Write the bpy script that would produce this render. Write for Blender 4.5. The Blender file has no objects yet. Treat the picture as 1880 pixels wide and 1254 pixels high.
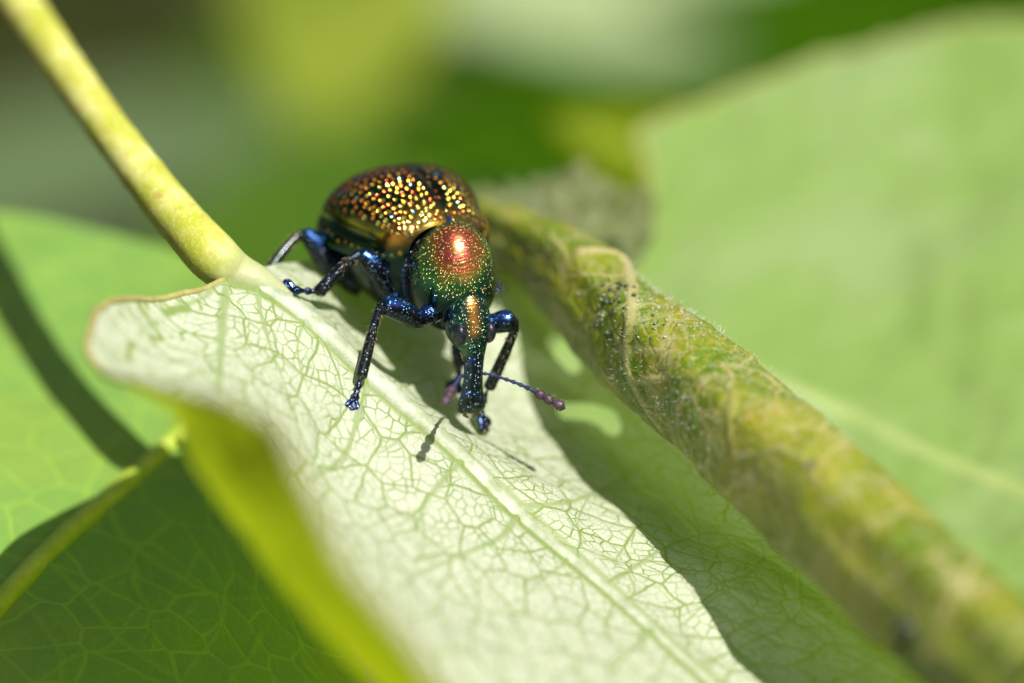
import bpy, bmesh, math, random
import numpy as np
from mathutils import Vector, Matrix, kdtree, noise as mnoise

# ------------------------------------------------------------------ camera, world, sun, exposure
# one Blender unit is one millimetre
SC = bpy.context.scene
SC.unit_settings.system = 'METRIC'
SC.unit_settings.scale_length = 0.001
PITCH = math.radians(28.0)
DIST = 150.0                      # distance from the lens to the plane of sharp focus
FRAME_W = 18.8                    # width of the plane of sharp focus in view
cam_d = bpy.data.cameras.new('camera')
cam = bpy.data.objects.new('camera', cam_d)
SC.collection.objects.link(cam)
SC.camera = cam
FWD = np.array([0.0, math.cos(PITCH), -math.sin(PITCH)])
UPV = np.array([0.0, math.sin(PITCH), math.cos(PITCH)])
RGT = np.array([1.0, 0.0, 0.0])
cam.location = Vector(-DIST * FWD)
cam.rotation_euler = (math.pi / 2 - PITCH, 0, 0)
cam_d.sensor_width = 36.0
cam_d.lens = 36.0 * DIST / FRAME_W
cam_d.clip_start = 1.0
cam_d.clip_end = 60000.0
cam_d.dof.use_dof = True
cam_d.dof.focus_distance = DIST
APERTURE = 8.0                    # lens opening in mm
cam_d.dof.aperture_fstop = cam_d.lens * 1e-3 / APERTURE
cam_d.dof.aperture_blades = 9

sun_cam = np.array([0.30, 0.67, 0.68])
sun_w = sun_cam[0] * RGT + sun_cam[1] * UPV - sun_cam[2] * FWD
sun_w /= np.linalg.norm(sun_w)
world = bpy.data.worlds.new('World')
SC.world = world
world.use_nodes = True
wn = world.node_tree
bg = wn.nodes['Background']
sky = wn.nodes.new('ShaderNodeTexSky')
sky.sky_type = 'NISHITA'
sky.sun_disc = False
sky.ozone_density = 0.3
sky.dust_density = 3.0
sky.sun_elevation = math.asin(sun_w[2])
sky.sun_rotation = math.atan2(sun_w[0], sun_w[1])
wn.links.new(sky.outputs[0], bg.inputs[0])
bg.inputs[1].default_value = 0.05
sun_d = bpy.data.lights.new('sun', 'SUN')
sun_d.energy = 5.0
sun_d.angle = math.radians(0.53)
sun_d.color = (1.0, 0.955, 0.87)
sun = bpy.data.objects.new('sun', sun_d)
SC.collection.objects.link(sun)
sun.rotation_euler = Vector(sun_w).to_track_quat('Z', 'Y').to_euler()
SC.view_settings.view_transform = 'Standard'
SC.view_settings.look = 'None'
SC.view_settings.gamma = 1.0
SC.view_settings.exposure = 0.45
SC.render.engine = 'CYCLES'
SC.cycles.use_denoising = True
SC.cycles.max_bounces = 8
SC.cycles.sample_clamp_indirect = 6.0

rng = np.random.default_rng(7)
random.seed(7)

# ------------------------------------------------------------------ helpers
def W(px, py, d):
    """A place in the scene: d millimetres behind the sharp plane."""
    k = 0.01 * (DIST + d) / DIST
    return (px - 940.0) * k * RGT + (627.0 - py) * k * UPV + d * FWD

def Wp(pts):
    return np.array([W(*p) for p in pts])

def project(P):
    P = np.asarray(P)
    d = P @ FWD
    k = 0.01 * (DIST + d) / DIST
    return (P @ RGT) / k + 940.0, 627.0 - (P @ UPV) / k, d

def catmull(P, n):
    """Resample a polyline (k, dim) to n points along a Catmull-Rom spline."""
    P = np.asarray(P, float)
    k = len(P)
    Q = np.vstack([2 * P[0] - P[1], P, 2 * P[-1] - P[-2]])
    t = np.linspace(0, k - 1, n)
    i = np.minimum(t.astype(int), k - 2)
    f = (t - i)[:, None]
    a, b, c, e = Q[i], Q[i + 1], Q[i + 2], Q[i + 3]
    return 0.5 * (2 * b + (c - a) * f + (2 * a - 5 * b + 4 * c - e) * f ** 2 + (3 * b - a - 3 * c + e) * f ** 3)

def even(P, n, dense=12):
    """Resample by arc length."""
    D = catmull(P, max(len(P) * dense, n * 2))
    s = np.concatenate([[0], np.cumsum(np.linalg.norm(np.diff(D[:, :3], axis=0), axis=1))])
    t = np.linspace(0, s[-1], n)
    return np.stack([np.interp(t, s, D[:, j]) for j in range(D.shape[1])], 1)

def new_obj(name, verts, faces, mat, parent=None, origin=None, uv=None, col=None, smooth=True):
    verts = np.asarray(verts, float)
    if parent is not None:
        org = np.array(parent.get('_org', (0, 0, 0)))
    else:
        org = np.asarray(origin if origin is not None else (0, 0, 0), float)
    me = bpy.data.meshes.new(name)
    me.from_pydata((verts - org).tolist(), [], [list(map(int, f)) for f in faces])
    if smooth:
        me.polygons.foreach_set('use_smooth', np.ones(len(me.polygons), bool))
    if uv is not None:
        lay = me.uv_layers.new(name='UVMap')
        li = np.empty(len(me.loops), int)
        me.loops.foreach_get('vertex_index', li)
        lay.data.foreach_set('uv', np.asarray(uv)[li].astype(np.float32).ravel())
    if col is not None:
        ca = me.color_attributes.new('tint', 'FLOAT_COLOR', 'POINT')
        c4 = np.ones((len(verts), 4), np.float32)
        c4[:, :np.asarray(col).shape[1]] = col
        ca.data.foreach_set('color', c4.ravel())
    me.materials.append(mat)
    o = bpy.data.objects.new(name, me)
    SC.collection.objects.link(o)
    if parent is not None:
        o.parent = parent
        o['_org'] = list(org)
    else:
        o.location = Vector(org)
        o['_org'] = list(org)
    return o

def empty(name, origin, label, category, group=None):
    o = bpy.data.objects.new(name, None)
    SC.collection.objects.link(o)
    o.location = Vector(origin)
    o.empty_display_size = 0.5
    o['_org'] = [float(v) for v in origin]
    tag(o, label, category, group)
    return o

def tag(o, label=None, category=None, group=None, kind=None):
    if label: o['label'] = label
    if category: o['category'] = category
    if group: o['group'] = group
    if kind: o['kind'] = kind
    return o

def grid_faces(n, m, wrap=False):
    i = np.arange(n - 1)[:, None]
    j = np.arange(m if wrap else m - 1)[None, :]
    j2 = (j + 1) % m
    return np.stack([i * m + j, i * m + j2, (i + 1) * m + j2, (i + 1) * m + j], -1).reshape(-1, 4)

def frames(C):
    """Rotation-minimising frames along a path."""
    T = np.gradient(C, axis=0)
    T /= np.linalg.norm(T, axis=1)[:, None] + 1e-12
    ref = np.array([0.13, 0.31, 0.94])
    N = np.empty_like(T)
    n0 = ref - T[0] * (ref @ T[0])
    N[0] = n0 / np.linalg.norm(n0)
    for i in range(1, len(T)):
        v = N[i - 1] - T[i] * (N[i - 1] @ T[i])
        N[i] = v / (np.linalg.norm(v) + 1e-12)
    return T, N, np.cross(T, N)

def tube(P, radii, n=40, m=12, even_len=True, flat=None, rough=0.0):
    """A tapering tube with rounded ends; P (k,3), radii (k,). Returns verts, faces."""
    A = np.hstack([np.asarray(P, float), np.asarray(radii, float)[:, None]])
    A = even(A, n) if even_len else catmull(A, n)
    C, R = A[:, :3], np.maximum(A[:, 3], 1e-3)
    T, N, B = frames(C)
    th = np.linspace(0, 2 * math.pi, m, endpoint=False)
    V = C[:, None, :] + R[:, None, None] * (np.cos(th)[None, :, None] * N[:, None, :] + np.sin(th)[None, :, None] * B[:, None, :])
    if rough:
        V += rough * R[:, None, None] * rng.normal(size=V.shape)
    V = V.reshape(-1, 3)
    F = grid_faces(n, m, True).tolist()
    a, b = len(V), len(V) + 1
    V = np.vstack([V, C[0] - T[0] * R[0] * 0.6, C[-1] + T[-1] * R[-1] * 0.6])
    for j in range(m):
        j2 = (j + 1) % m
        F.append((j2, j, a, a))
        F.append(((n - 1) * m + j, (n - 1) * m + j2, b, b))
    F = [f if f[2] != f[3] else f[:3] for f in map(tuple, F)]
    return V, F

def merge(parts):
    V, F, o = [], [], 0
    for v, f in parts:
        V.append(v)
        F += [tuple(i + o for i in q) for q in f]
        o += len(v)
    return np.vstack(V), F

def fbm(P, scale, octaves=3, seed=0.0):
    out = np.empty(len(P))
    for i, p in enumerate(P):
        out[i] = mnoise.fractal(Vector((p[0] * scale + seed, p[1] * scale - seed, p[2] * scale + 2 * seed)), 0.9, 2.0, octaves)
    return out

def smooth01(x, a, b):
    t = np.clip((x - a) / (b - a), 0, 1)
    return t * t * (3 - 2 * t)

# ------------------------------------------------------------------ materials
class NT:
    def __init__(s, name):
        s.m = bpy.data.materials.new(name)
        s.m.use_nodes = True
        s.t = s.m.node_tree
        s.t.nodes.clear()
        s.out = s.n('ShaderNodeOutputMaterial')
    def n(s, typ, **kw):
        nd = s.t.nodes.new(typ)
        for k, v in kw.items():
            setattr(nd, k, v)
        return nd
    def set(s, sock, v):
        if hasattr(v, 'is_output'):
            s.t.links.new(v, sock)
        elif isinstance(v, (tuple, list)) and len(v) == 3 and sock.type == 'RGBA':
            sock.default_value = (*v, 1.0)
        else:
            sock.default_value = v
    def math(s, op, a, b=0.0, c=0.0, clamp=False):
        nd = s.n('ShaderNodeMath', operation=op)
        nd.use_clamp = clamp
        s.set(nd.inputs[0], a); s.set(nd.inputs[1], b)
        if len(nd.inputs) > 2: s.set(nd.inputs[2], c)
        return nd.outputs[0]
    def vmath(s, op, a, b=(0, 0, 0), scale=None):
        nd = s.n('ShaderNodeVectorMath', operation=op)
        s.set(nd.inputs[0], a)
        if op == 'SCALE': s.set(nd.inputs['Scale'], scale)
        else: s.set(nd.inputs[1], b)
        return nd.outputs[0]
    def mix(s, f, a, b, blend='MIX'):
        nd = s.n('ShaderNodeMix', data_type='RGBA', blend_type=blend)
        s.set(nd.inputs[0], f); s.set(nd.inputs[6], a); s.set(nd.inputs[7], b)
        return nd.outputs[2]
    def step(s, x, a, b):
        nd = s.n('ShaderNodeMapRange', interpolation_type='SMOOTHSTEP')
        s.set(nd.inputs[0], x)
        for i, v in zip((1, 2, 3, 4), (a, b, 0.0, 1.0)): s.set(nd.inputs[i], v)
        return nd.outputs[0]
    def noise(s, vec, scale, detail=3.0, rough=0.55, color=False):
        nd = s.n('ShaderNodeTexNoise')
        s.set(nd.inputs['Vector'], vec); s.set(nd.inputs['Scale'], scale)
        s.set(nd.inputs['Detail'], detail); s.set(nd.inputs['Roughness'], rough)
        return nd.outputs['Color' if color else 'Fac']
    def edge(s, vec, scale, rand=1.0):
        nd = s.n('ShaderNodeTexVoronoi', feature='DISTANCE_TO_EDGE', voronoi_dimensions='2D')
        s.set(nd.inputs['Vector'], vec); s.set(nd.inputs['Scale'], scale); s.set(nd.inputs['Randomness'], rand)
        return nd.outputs['Distance']
    def bump(s, h, strength, dist):
        nd = s.n('ShaderNodeBump')
        s.set(nd.inputs['Strength'], strength); s.set(nd.inputs['Distance'], dist); s.set(nd.inputs['Height'], h)
        return nd.outputs[0]

def leaf_material(name, face, vein, trans, back=None, back_vein=None, tf=0.3, cell=1.25, cell2=4.2, blotch=None,
                  blotch_amt=0.0, rough=0.5, spec=0.35, bump=0.5, vein_w=0.05, fine=0.5, fleck=0.06):
    """Two-sided leaf sheet: a network of veins at three sizes, puffed cells, light coming through."""
    t = NT(name)
    uv = t.n('ShaderNodeTexCoord').outputs['UV']
    w = t.vmath('SUBTRACT', t.noise(uv, 0.9, 2.0, 0.5, True), (0.5, 0.5, 0.5))
    w2 = t.vmath('SUBTRACT', t.noise(uv, 4.0, 2.0, 0.5, True), (0.5, 0.5, 0.5))
    c = t.vmath('ADD', uv, t.vmath('ADD', t.vmath('SCALE', w, scale=0.32), t.vmath('SCALE', w2, scale=0.06)))
    e1 = t.edge(c, cell)
    e2 = t.edge(c, cell2)
    e3 = t.edge(c, cell2 * 3.1)
    wv = t.math('MULTIPLY', t.math('ADD', t.noise(uv, 0.7, 1.0), 0.5), vein_w)
    m1 = t.math('SUBTRACT', 1.0, t.step(e1, t.math('MULTIPLY', wv, 0.35), t.math('MULTIPLY', wv, 1.5)))
    m2 = t.math('SUBTRACT', 1.0, t.step(e2, 0.02, 0.11))
    m3 = t.math('SUBTRACT', 1.0, t.step(e3, 0.02, 0.16))
    patch = t.step(t.noise(uv, 1.6, 2.0), 0.35, 0.65)
    m2 = t.math('MULTIPLY', m2, t.math('MULTIPLY', t.math('ADD', t.math('MULTIPLY', patch, 0.6), 0.4), fine))
    m3 = t.math('MULTIPLY', m3, fine * 0.42)
    m = t.math('MAXIMUM', t.math('MULTIPLY', m1, 0.9), t.math('MAXIMUM', m2, m3))
    sepc = t.n('ShaderNodeSeparateColor')
    t.set(sepc.inputs[0], t.n('ShaderNodeAttribute', attribute_name='tint').outputs['Color'])
    m = t.math('MAXIMUM', m, sepc.outputs[0])
    sp = t.noise(uv, 34.0, 2.0, 0.7)
    lo = t.noise(uv, 0.22, 3.0)
    f = t.mix(t.step(sp, 0.35, 0.75), tuple(min(0.85, x * (1 + fleck * 3)) for x in face), t.mix(fleck * 3, face, (0.05, 0.07, 0.01)))
    f = t.mix(t.math('MULTIPLY', t.step(lo, 0.42, 0.68), blotch_amt), f, blotch or face)
    col = t.mix(m, f, vein)
    if back is not None:
        bcol = t.mix(m, t.mix(t.math('MULTIPLY', t.step(lo, 0.4, 0.7), 0.3), back, tuple(x * 1.35 for x in back)), back_vein)
        bf = t.n('ShaderNodeNewGeometry').outputs['Backfacing']
        col = t.mix(bf, col, bcol)
    h = t.math('ADD', t.math('MULTIPLY', t.step(e1, 0.0, 0.22), 1.0), t.math('MULTIPLY', t.step(e2, 0.0, 0.2), 0.35))
    h = t.math('ADD', h, t.math('MULTIPLY', sp, 0.25))
    nrm = t.bump(h, bump, 0.03)
    p = t.n('ShaderNodeBsdfPrincipled')
    t.set(p.inputs['Base Color'], col); t.set(p.inputs['Roughness'], rough)
    t.set(p.inputs['Specular IOR Level'], spec); t.set(p.inputs['Normal'], nrm)
    tr = t.n('ShaderNodeBsdfTranslucent')
    t.set(tr.inputs['Color'], t.mix(m, trans, tuple(min(1, x * 1.5 + 0.02) for x in trans)))
    mx = t.n('ShaderNodeMixShader')
    t.set(mx.inputs[0], tf)
    t.t.links.new(p.outputs[0], mx.inputs[1]); t.t.links.new(tr.outputs[0], mx.inputs[2])
    t.t.links.new(mx.outputs[0], t.out.inputs[0])
    return t.m

def vein_material(name, a, b, trans, tf=0.2, rough=0.45, scale=3.0, spec=0.4, fleck=None):
    t = NT(name)
    g = t.n('ShaderNodeTexCoord').outputs['Object']
    n1 = t.noise(g, scale, 4.0, 0.65)
    col = t.mix(t.step(n1, 0.38, 0.66), a, b)
    base_col = col
    if fleck:
        col = t.mix(t.math('MULTIPLY', t.step(t.noise(g, scale * 2.6, 3.0, 0.7), 0.56, 0.7), 0.75), col, fleck)
        col = t.mix(t.math('MULTIPLY', t.step(t.noise(g, scale * 14, 2.0, 0.7), 0.5, 0.7), 0.35), col, (0.75, 0.74, 0.5))
        fs = t.n('ShaderNodeSeparateColor')
        t.set(fs.inputs[0], t.n('ShaderNodeAttribute', attribute_name='tint').outputs['Color'])
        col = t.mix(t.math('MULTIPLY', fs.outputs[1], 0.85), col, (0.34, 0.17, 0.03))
        col = t.mix(fs.outputs[0], col, t.mix(n1, (0.33, 0.38, 0.15), (0.45, 0.48, 0.30)))
    p = t.n('ShaderNodeBsdfPrincipled')
    t.set(p.inputs['Base Color'], col); t.set(p.inputs['Roughness'], rough); t.set(p.inputs['Specular IOR Level'], spec)
    t.set(p.inputs['Normal'], t.bump(t.noise(g, scale * 7, 3.0, 0.7), 0.45, 0.03))
    tr = t.n('ShaderNodeBsdfTranslucent'); t.set(tr.inputs['Color'], trans)
    mx = t.n('ShaderNodeMixShader'); t.set(mx.inputs[0], tf)
    t.t.links.new(p.outputs[0], mx.inputs[1]); t.t.links.new(tr.outputs[0], mx.inputs[2])
    t.t.links.new(mx.outputs[0], t.out.inputs[0])
    return t.m

def shell_material(name, metallic=0.92, rough=0.24, coat=0.25, bump_scale=26.0, bump=0.12, dots=False):
    """Lacquered metallic insect shell; the colour of each spot is stored in the mesh."""
    t = NT(name)
    a = t.n('ShaderNodeAttribute', attribute_name='tint')
    g = t.n('ShaderNodeTexCoord').outputs['Object']
    p = t.n('ShaderNodeBsdfPrincipled')
    bc, nrm = a.outputs['Color'], None
    if dots:
        da = t.n('ShaderNodeAttribute', attribute_name='dot')
        vo = t.n('ShaderNodeTexVoronoi'); t.set(vo.inputs['Vector'], g); t.set(vo.inputs['Scale'], 17.5)
        k = t.math('MULTIPLY', t.math('SUBTRACT', 1.0, t.step(vo.outputs['Distance'], 0.16, 0.42)), da.outputs['Alpha'])
        dc = t.mix(0.22, da.outputs['Color'], t.mix(1.0, vo.outputs['Color'], (1.6, 1.6, 1.6), 'MULTIPLY'))
        bc = t.mix(k, bc, dc)
        nrm = t.bump(t.math('SUBTRACT', 1.0, k), 0.9, 0.022)
    t.set(p.inputs['Base Color'], bc)
    t.set(p.inputs['Metallic'], metallic)
    t.set(p.inputs['Roughness'], t.math('ADD', t.math('MULTIPLY', t.noise(g, 9.0, 3.0), 0.14), rough - 0.07))
    t.set(p.inputs['Coat Weight'], coat); t.set(p.inputs['Coat Roughness'], 0.12)
    nb = t.n('ShaderNodeBump'); t.set(nb.inputs['Strength'], bump); t.set(nb.inputs['Distance'], 0.02); t.set(nb.inputs['Height'], t.noise(g, bump_scale, 2.0))
    if nrm is not None: t.set(nb.inputs['Normal'], nrm)
    t.set(p.inputs['Normal'], nb.outputs[0])
    t.t.links.new(p.outputs[0], t.out.inputs[0])
    return t.m

M = {}
M['pale_leaf'] = leaf_material('pale_leaf', face=(0.69, 0.79, 0.57), vein=(0.20, 0.30, 0.06), trans=(0.60, 0.83, 0.003),
                               back=(0.14, 0.19, 0.004), back_vein=(0.2, 0.25, 0.01), tf=0.40, bump=0.6, vein_w=0.036, fine=1.0, fleck=0.10)
M['green_leaf'] = leaf_material('green_leaf', face=(0.150, 0.290, 0.062), vein=(0.24, 0.40, 0.06), trans=(0.3, 0.5, 0.02),
                                tf=0.22, cell=0.9, cell2=3.0, blotch=(0.25, 0.33, 0.05), blotch_amt=0.5, bump=0.4, vein_w=0.035, fine=0.4, spec=0.2)
M['sunny_leaf'] = leaf_material('sunny_leaf', face=(0.180, 0.285, 0.066), vein=(0.21, 0.31, 0.09), trans=(0.35, 0.5, 0.04),
                                tf=0.2, cell=0.5, cell2=2.0, blotch=(0.235, 0.33, 0.135), blotch_amt=0.8, bump=0.3, vein_w=0.03, fine=0.3, spec=0.2)
M['midrib'] = vein_material('midrib', (0.28, 0.33, 0.20), (0.43, 0.47, 0.36), (0.4, 0.5, 0.05), tf=0.0, scale=2.2)
M['vein'] = vein_material('vein', (0.27, 0.36, 0.10), (0.35, 0.44, 0.14), (0.35, 0.5, 0.05), tf=0.0)
M['green_vein'] = vein_material('green_vein', (0.30, 0.40, 0.03), (0.40, 0.48, 0.07), (0.5, 0.6, 0.05), tf=0.0)
M['back_vein'] = vein_material('back_vein', (0.23, 0.32, 0.09), (0.27, 0.34, 0.11), (0.5, 0.6, 0.05), tf=0.0)
M['petiole'] = vein_material('petiole', (0.42, 0.45, 0.035), (0.66, 0.64, 0.20), (0.4, 0.45, 0.03), tf=0.08, scale=1.0, rough=0.5, fleck=(0.46, 0.30, 0.06))
M['margin'] = vein_material('margin', (0.36, 0.30, 0.10), (0.45, 0.45, 0.16), (0.4, 0.4, 0.05), tf=0.2)

# ------------------------------------------------------------------ ground
def ground():
    t = NT('ground_soil')
    g = t.n('ShaderNodeTexCoord').outputs['Object']
    a = t.step(t.noise(g, 0.03, 4.0), 0.4, 0.6)
    col = t.mix(a, (0.010, 0.018, 0.003), (0.025, 0.03, 0.009))
    p = t.n('ShaderNodeBsdfPrincipled')
    t.set(p.inputs['Base Color'], col); t.set(p.inputs['Roughness'], 0.9)
    t.set(p.inputs['Normal'], t.bump(t.noise(g, 0.4, 4.0), 0.8, 3.0))
    t.t.links.new(p.outputs[0], t.out.inputs[0])
    n = 60
    xs = np.sign(np.linspace(-1, 1, n)) * np.abs(np.linspace(-1, 1, n)) ** 3 * 20000
    X, Y = np.meshgrid(xs, xs, indexing='ij')
    P = np.stack([X, Y + 300, np.zeros_like(X)], -1).reshape(-1, 3)
    P[:, 2] = -150 + 9 * fbm(P, 0.012, 3)
    o = new_obj('ground', P, grid_faces(n, n), t.m)
    tag(o, 'dark mossy soil far below the leaves', kind='structure')
ground()

# ------------------------------------------------------------------ leaf sheets
class Sheet:
    """A leaf blade as a fine grid with leaf coordinates in millimetres."""
    def __init__(s, G):
        s.G = G
        s.n, s.m = G.shape[:2]
        du, dv = np.gradient(G, axis=0), np.gradient(G, axis=1)
        N = np.cross(du, dv)
        s.N = N / (np.linalg.norm(N, axis=2)[..., None] + 1e-12)
        s.up = 1.0 if (s.N.reshape(-1, 3).mean(0) @ sun_w) > 0 else -1.0
        mc = s.m // 2
        a = np.concatenate([[0], np.cumsum(np.linalg.norm(np.diff(G[:, mc], axis=0), axis=1))])
        b = np.cumsum(np.concatenate([np.zeros((s.n, 1)), np.linalg.norm(np.diff(G, axis=1), axis=2)], 1), axis=1)
        b = b - b[:, mc:mc + 1]
        s.UV = np.stack([np.broadcast_to(a[:, None], b.shape), b], -1)
        x, y, d = project(G.reshape(-1, 3))
        s.px = np.stack([x, y], 1)
    def locate(s, pts):
        """Places on the sheet that lie at the given picture-plane positions."""
        out, nrm = [], []
        V, N = s.G.reshape(-1, 3), s.N.reshape(-1, 3) * s.up
        for q in pts:
            dd = ((s.px - np.array(q[:2])) ** 2).sum(1)
            k = np.argsort(dd)[:6]
            w = 1 / (dd[k] + 0.5)
            w /= w.sum()
            out.append((V[k] * w[:, None]).sum(0)); nrm.append(N[k].mean(0))
        return np.array(out), np.array(nrm)
    def relief(s, veins, gain=0.55):
        """Raise veins out of the blade: veins is a list of (points, (r0, r1))."""
        C, R = [], []
        for pts, r in veins:
            P, _ = s.locate(catmull(np.array(pts, float), max(10, 7 * len(pts))))
            for _ in range(2): P[1:-1] = 0.25 * P[:-2] + 0.5 * P[1:-1] + 0.25 * P[2:]
            n = int(np.linalg.norm(np.diff(P, axis=0), axis=1).sum() / 0.03) + 4
            P = even(P, n)
            C.append(P); R.append(np.linspace(r[0], r[1], n) * (1 + 0.12 * np.sin(np.arange(n) * 0.21 + len(C))))
        C, R = np.vstack(C), np.concatenate(R)
        k = kdtree.KDTree(len(C))
        for i, c in enumerate(C): k.insert(c, i)
        k.balance()
        V = s.G.reshape(-1, 3)
        res = [k.find(v) for v in V]
        d = np.array([x[2] for x in res]); r = R[np.array([x[1] for x in res])]
        s.tint = np.zeros((len(V), 3)); s.tint[:, 0] = 0.82 * (1 - smooth01(d / r, 0.45, 1.3))
        h = r * gain * (1 - smooth01(d / r, 0.2, 1.5))
        s.G = (V + s.N.reshape(-1, 3) * s.up * h[:, None]).reshape(s.G.shape)
    def build(s, name, mat, parent, keep=None):
        F = grid_faces(s.n, s.m)
        if s.up > 0: F = F[:, ::-1]
        if keep is not None:
            F = F[keep[F].all(1)]
        return new_obj(name, s.G.reshape(-1, 3), F, mat, parent, uv=s.UV.reshape(-1, 2), col=getattr(s, 'tint', np.zeros((s.n * s.m, 3))))
    def vein(s, name, pts, r, mat, parent, lift=-0.35, n=None):
        P, N = s.locate(catmull(np.array(pts, float), max(8, 6 * len(pts))))
        if isinstance(r, (int, float)): r = (r, r * 0.55)
        R = np.linspace(r[0], r[1], len(P))
        P = P + N * (R * lift)[:, None]
        for _ in range(2):
            P[1:-1] = 0.25 * P[:-2] + 0.5 * P[1:-1] + 0.25 * P[2:]
        V, F = tube(P, R, n or 6 * len(pts) + 6, 8)
        return new_obj(name, V, F, mat, parent)

def rows_sheet(rows, nu, nv, wave=0.0, wscale=0.6, seed=0.0):
    R = np.array([even(Wp(r), nv) for r in rows])
    G = np.stack([catmull(R[:, j], nu) for j in range(nv)], 1)
    if wave:
        du, dv = np.gradient(G, axis=0), np.gradient(G, axis=1)
        N = np.cross(du, dv); N /= np.linalg.norm(N, axis=2)[..., None] + 1e-12
        G = G + N * (wave * fbm(G.reshape(-1, 3), wscale, 3, seed)).reshape(nu, nv, 1)
    return G

# ---- main leaf, pale underside up
LEFT = [
 [(430,503,.3),(370,533,-.2),(300,549,-1.0),(215,551,-2.4),(175,572,-3.4)],
 [(440,512,.3),(375,575,-.8),(300,612,-2.0),(220,625,-3.5),(152,622,-4.6)],
 [(480,520,.3),(430,600,-.9),(350,662,-2.5),(265,690,-4.2),(180,680,-5.4)],
 [(560,572,.2),(490,680,-1.4),(405,740,-4.0),(325,752,-6),(262,730,-7.2),(240,705,-7.8)],
 [(640,645,.1),(555,765,-1.6),(465,840,-4.8),(375,850,-7.8),(345,815,-9.2),(385,735,-11.5)],
 [(700,700,0),(600,850,-1.7),(505,940,-5.4),(410,930,-8.8),(410,870,-10.6),(500,785,-13)],
 [(834,820,-.1),(720,980,-2.6),(610,1085,-6.6),(510,1065,-9.6),(505,990,-11.4),(560,900,-14)],
 [(958,947,-.4),(840,1110,-3.8),(730,1215,-7.6),(630,1205,-10.2),(600,1130,-12),(640,1050,-14.5)],
 [(1110,1075,-1.4),(990,1240,-5.2),(880,1350,-7.8),(780,1345,-11),(745,1280,-12.6),(770,1210,-15)],
 [(1258,1208,-2.8),(1140,1375,-6.6),(1030,1490,-9),(930,1490,-12.2),(890,1430,-13.8),(910,1360,-16)],
 [(1400,1335,-3.2),(1290,1500,-6),(1180,1620,-10.2),(1080,1630,-13.4),(1040,1570,-15),(1060,1500,-17)]]
RIGHT = [
 [(500,488,1.5),(580,475,3),(690,455,4.8),(800,440,6.2),(905,450,7),(950,452,6.6)],
 [(510,498,1.5),(600,487,3),(705,472,4.7),(815,462,6),(920,470,6.4),(985,478,5.6)],
 [(550,515,1.6),(640,505,3),(740,500,4.4),(850,495,5.6),(950,500,5.8),(1020,505,4.9)],
 [(640,580,1.9),(720,575,3.4),(810,565,4.6),(910,560,5.2),(1000,575,4.8),(1080,560,3.6)],
 [(710,650,2.0),(790,645,3.2),(870,640,3.9),(960,640,4.1),(1060,660,3.7),(1150,625,2.4)],
 [(760,705,1.7),(830,700,2.7),(910,700,3.6),(1000,705,4.0),(1110,735,3.7),(1205,675,1.8)],
 [(890,815,.9),(950,812,2.1),(1040,815,3.2),(1130,825,3.3),(1230,850,2.3),(1320,760,.6)],
 [(1015,937,0),(1085,930,1.0),(1170,930,1.8),(1260,940,1.7),(1370,965,.55),(1450,880,-1.2)],
 [(1170,1060,-.7),(1240,1050,-.4),(1320,1045,-.3),(1410,1055,-.4),(1520,1080,-.9),(1610,1030,-3.2)],
 [(1320,1190,-1.8),(1390,1178,-1.6),(1480,1170,-1.7),(1570,1180,-2),(1690,1210,-2.8),(1770,1160,-5.6)],
 [(1460,1318,-3),(1530,1305,-2.9),(1620,1300,-3),(1710,1310,-3.4),(1830,1340,-4.4),(1910,1290,-7.4)]]
NU, NL, NR = 420, 210, 230
lrow = np.array([even(Wp(r), NL) for r in LEFT])
rrow = np.array([even(Wp([l[0]] + r), NR) for l, r in zip(LEFT, RIGHT)])
allrow = np.concatenate([lrow[:, ::-1], rrow[:, 1:]], 1)
# spread rows by their true spacing along the midrib
mid = lrow[:, 0]
ss = np.concatenate([[0], np.cumsum(np.linalg.norm(np.diff(mid, axis=0), axis=1))])
tt = np.interp(np.linspace(0, ss[-1], NU), ss, np.arange(len(mid)))
def cat_at(P, t):
    k = len(P)
    Q = np.concatenate([2 * P[:1] - P[1:2], P, 2 * P[-1:] - P[-2:-1]])
    i = np.minimum(t.astype(int), k - 2)
    f = (t - i).reshape(-1, *([1] * (P.ndim - 1)))
    a, b, c, e = Q[i], Q[i + 1], Q[i + 2], Q[i + 3]
    return 0.5 * (2 * b + (c - a) * f + (2 * a - 5 * b + 4 * c - e) * f ** 2 + (3 * b - a - 3 * c + e) * f ** 3)
G = cat_at(allrow, tt)
for _ in range(3):                                   # soften the spline a little away from the midrib
    H = G.copy()
    H[1:-1] = 0.25 * G[:-2] + 0.5 * G[1:-1] + 0.25 * G[2:]
    G = H
S0 = Sheet(G)
S0.UV[..., 1] -= S0.UV[:, NL - 1:NL, 1]
wv = 0.10 * fbm(S0.G.reshape(-1, 3), 0.55, 3, 3.0) + 0.02 * fbm(S0.G.reshape(-1, 3), 2.2, 2, 8.0)
dist_mid = np.abs(S0.UV[..., 1])
G = G + S0.N * S0.up * (wv.reshape(G.shape[:2]) * smooth01(dist_mid, 0.1, 1.5))[..., None]
uvk = S0.UV.copy()
main = Sheet(G)
main.UV = uvk
main_leaf = empty('leaf', W(430, 503, 0.3), 'pale silvery leaf underside with raised midrib that the beetle stands on', 'leaf')
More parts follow.
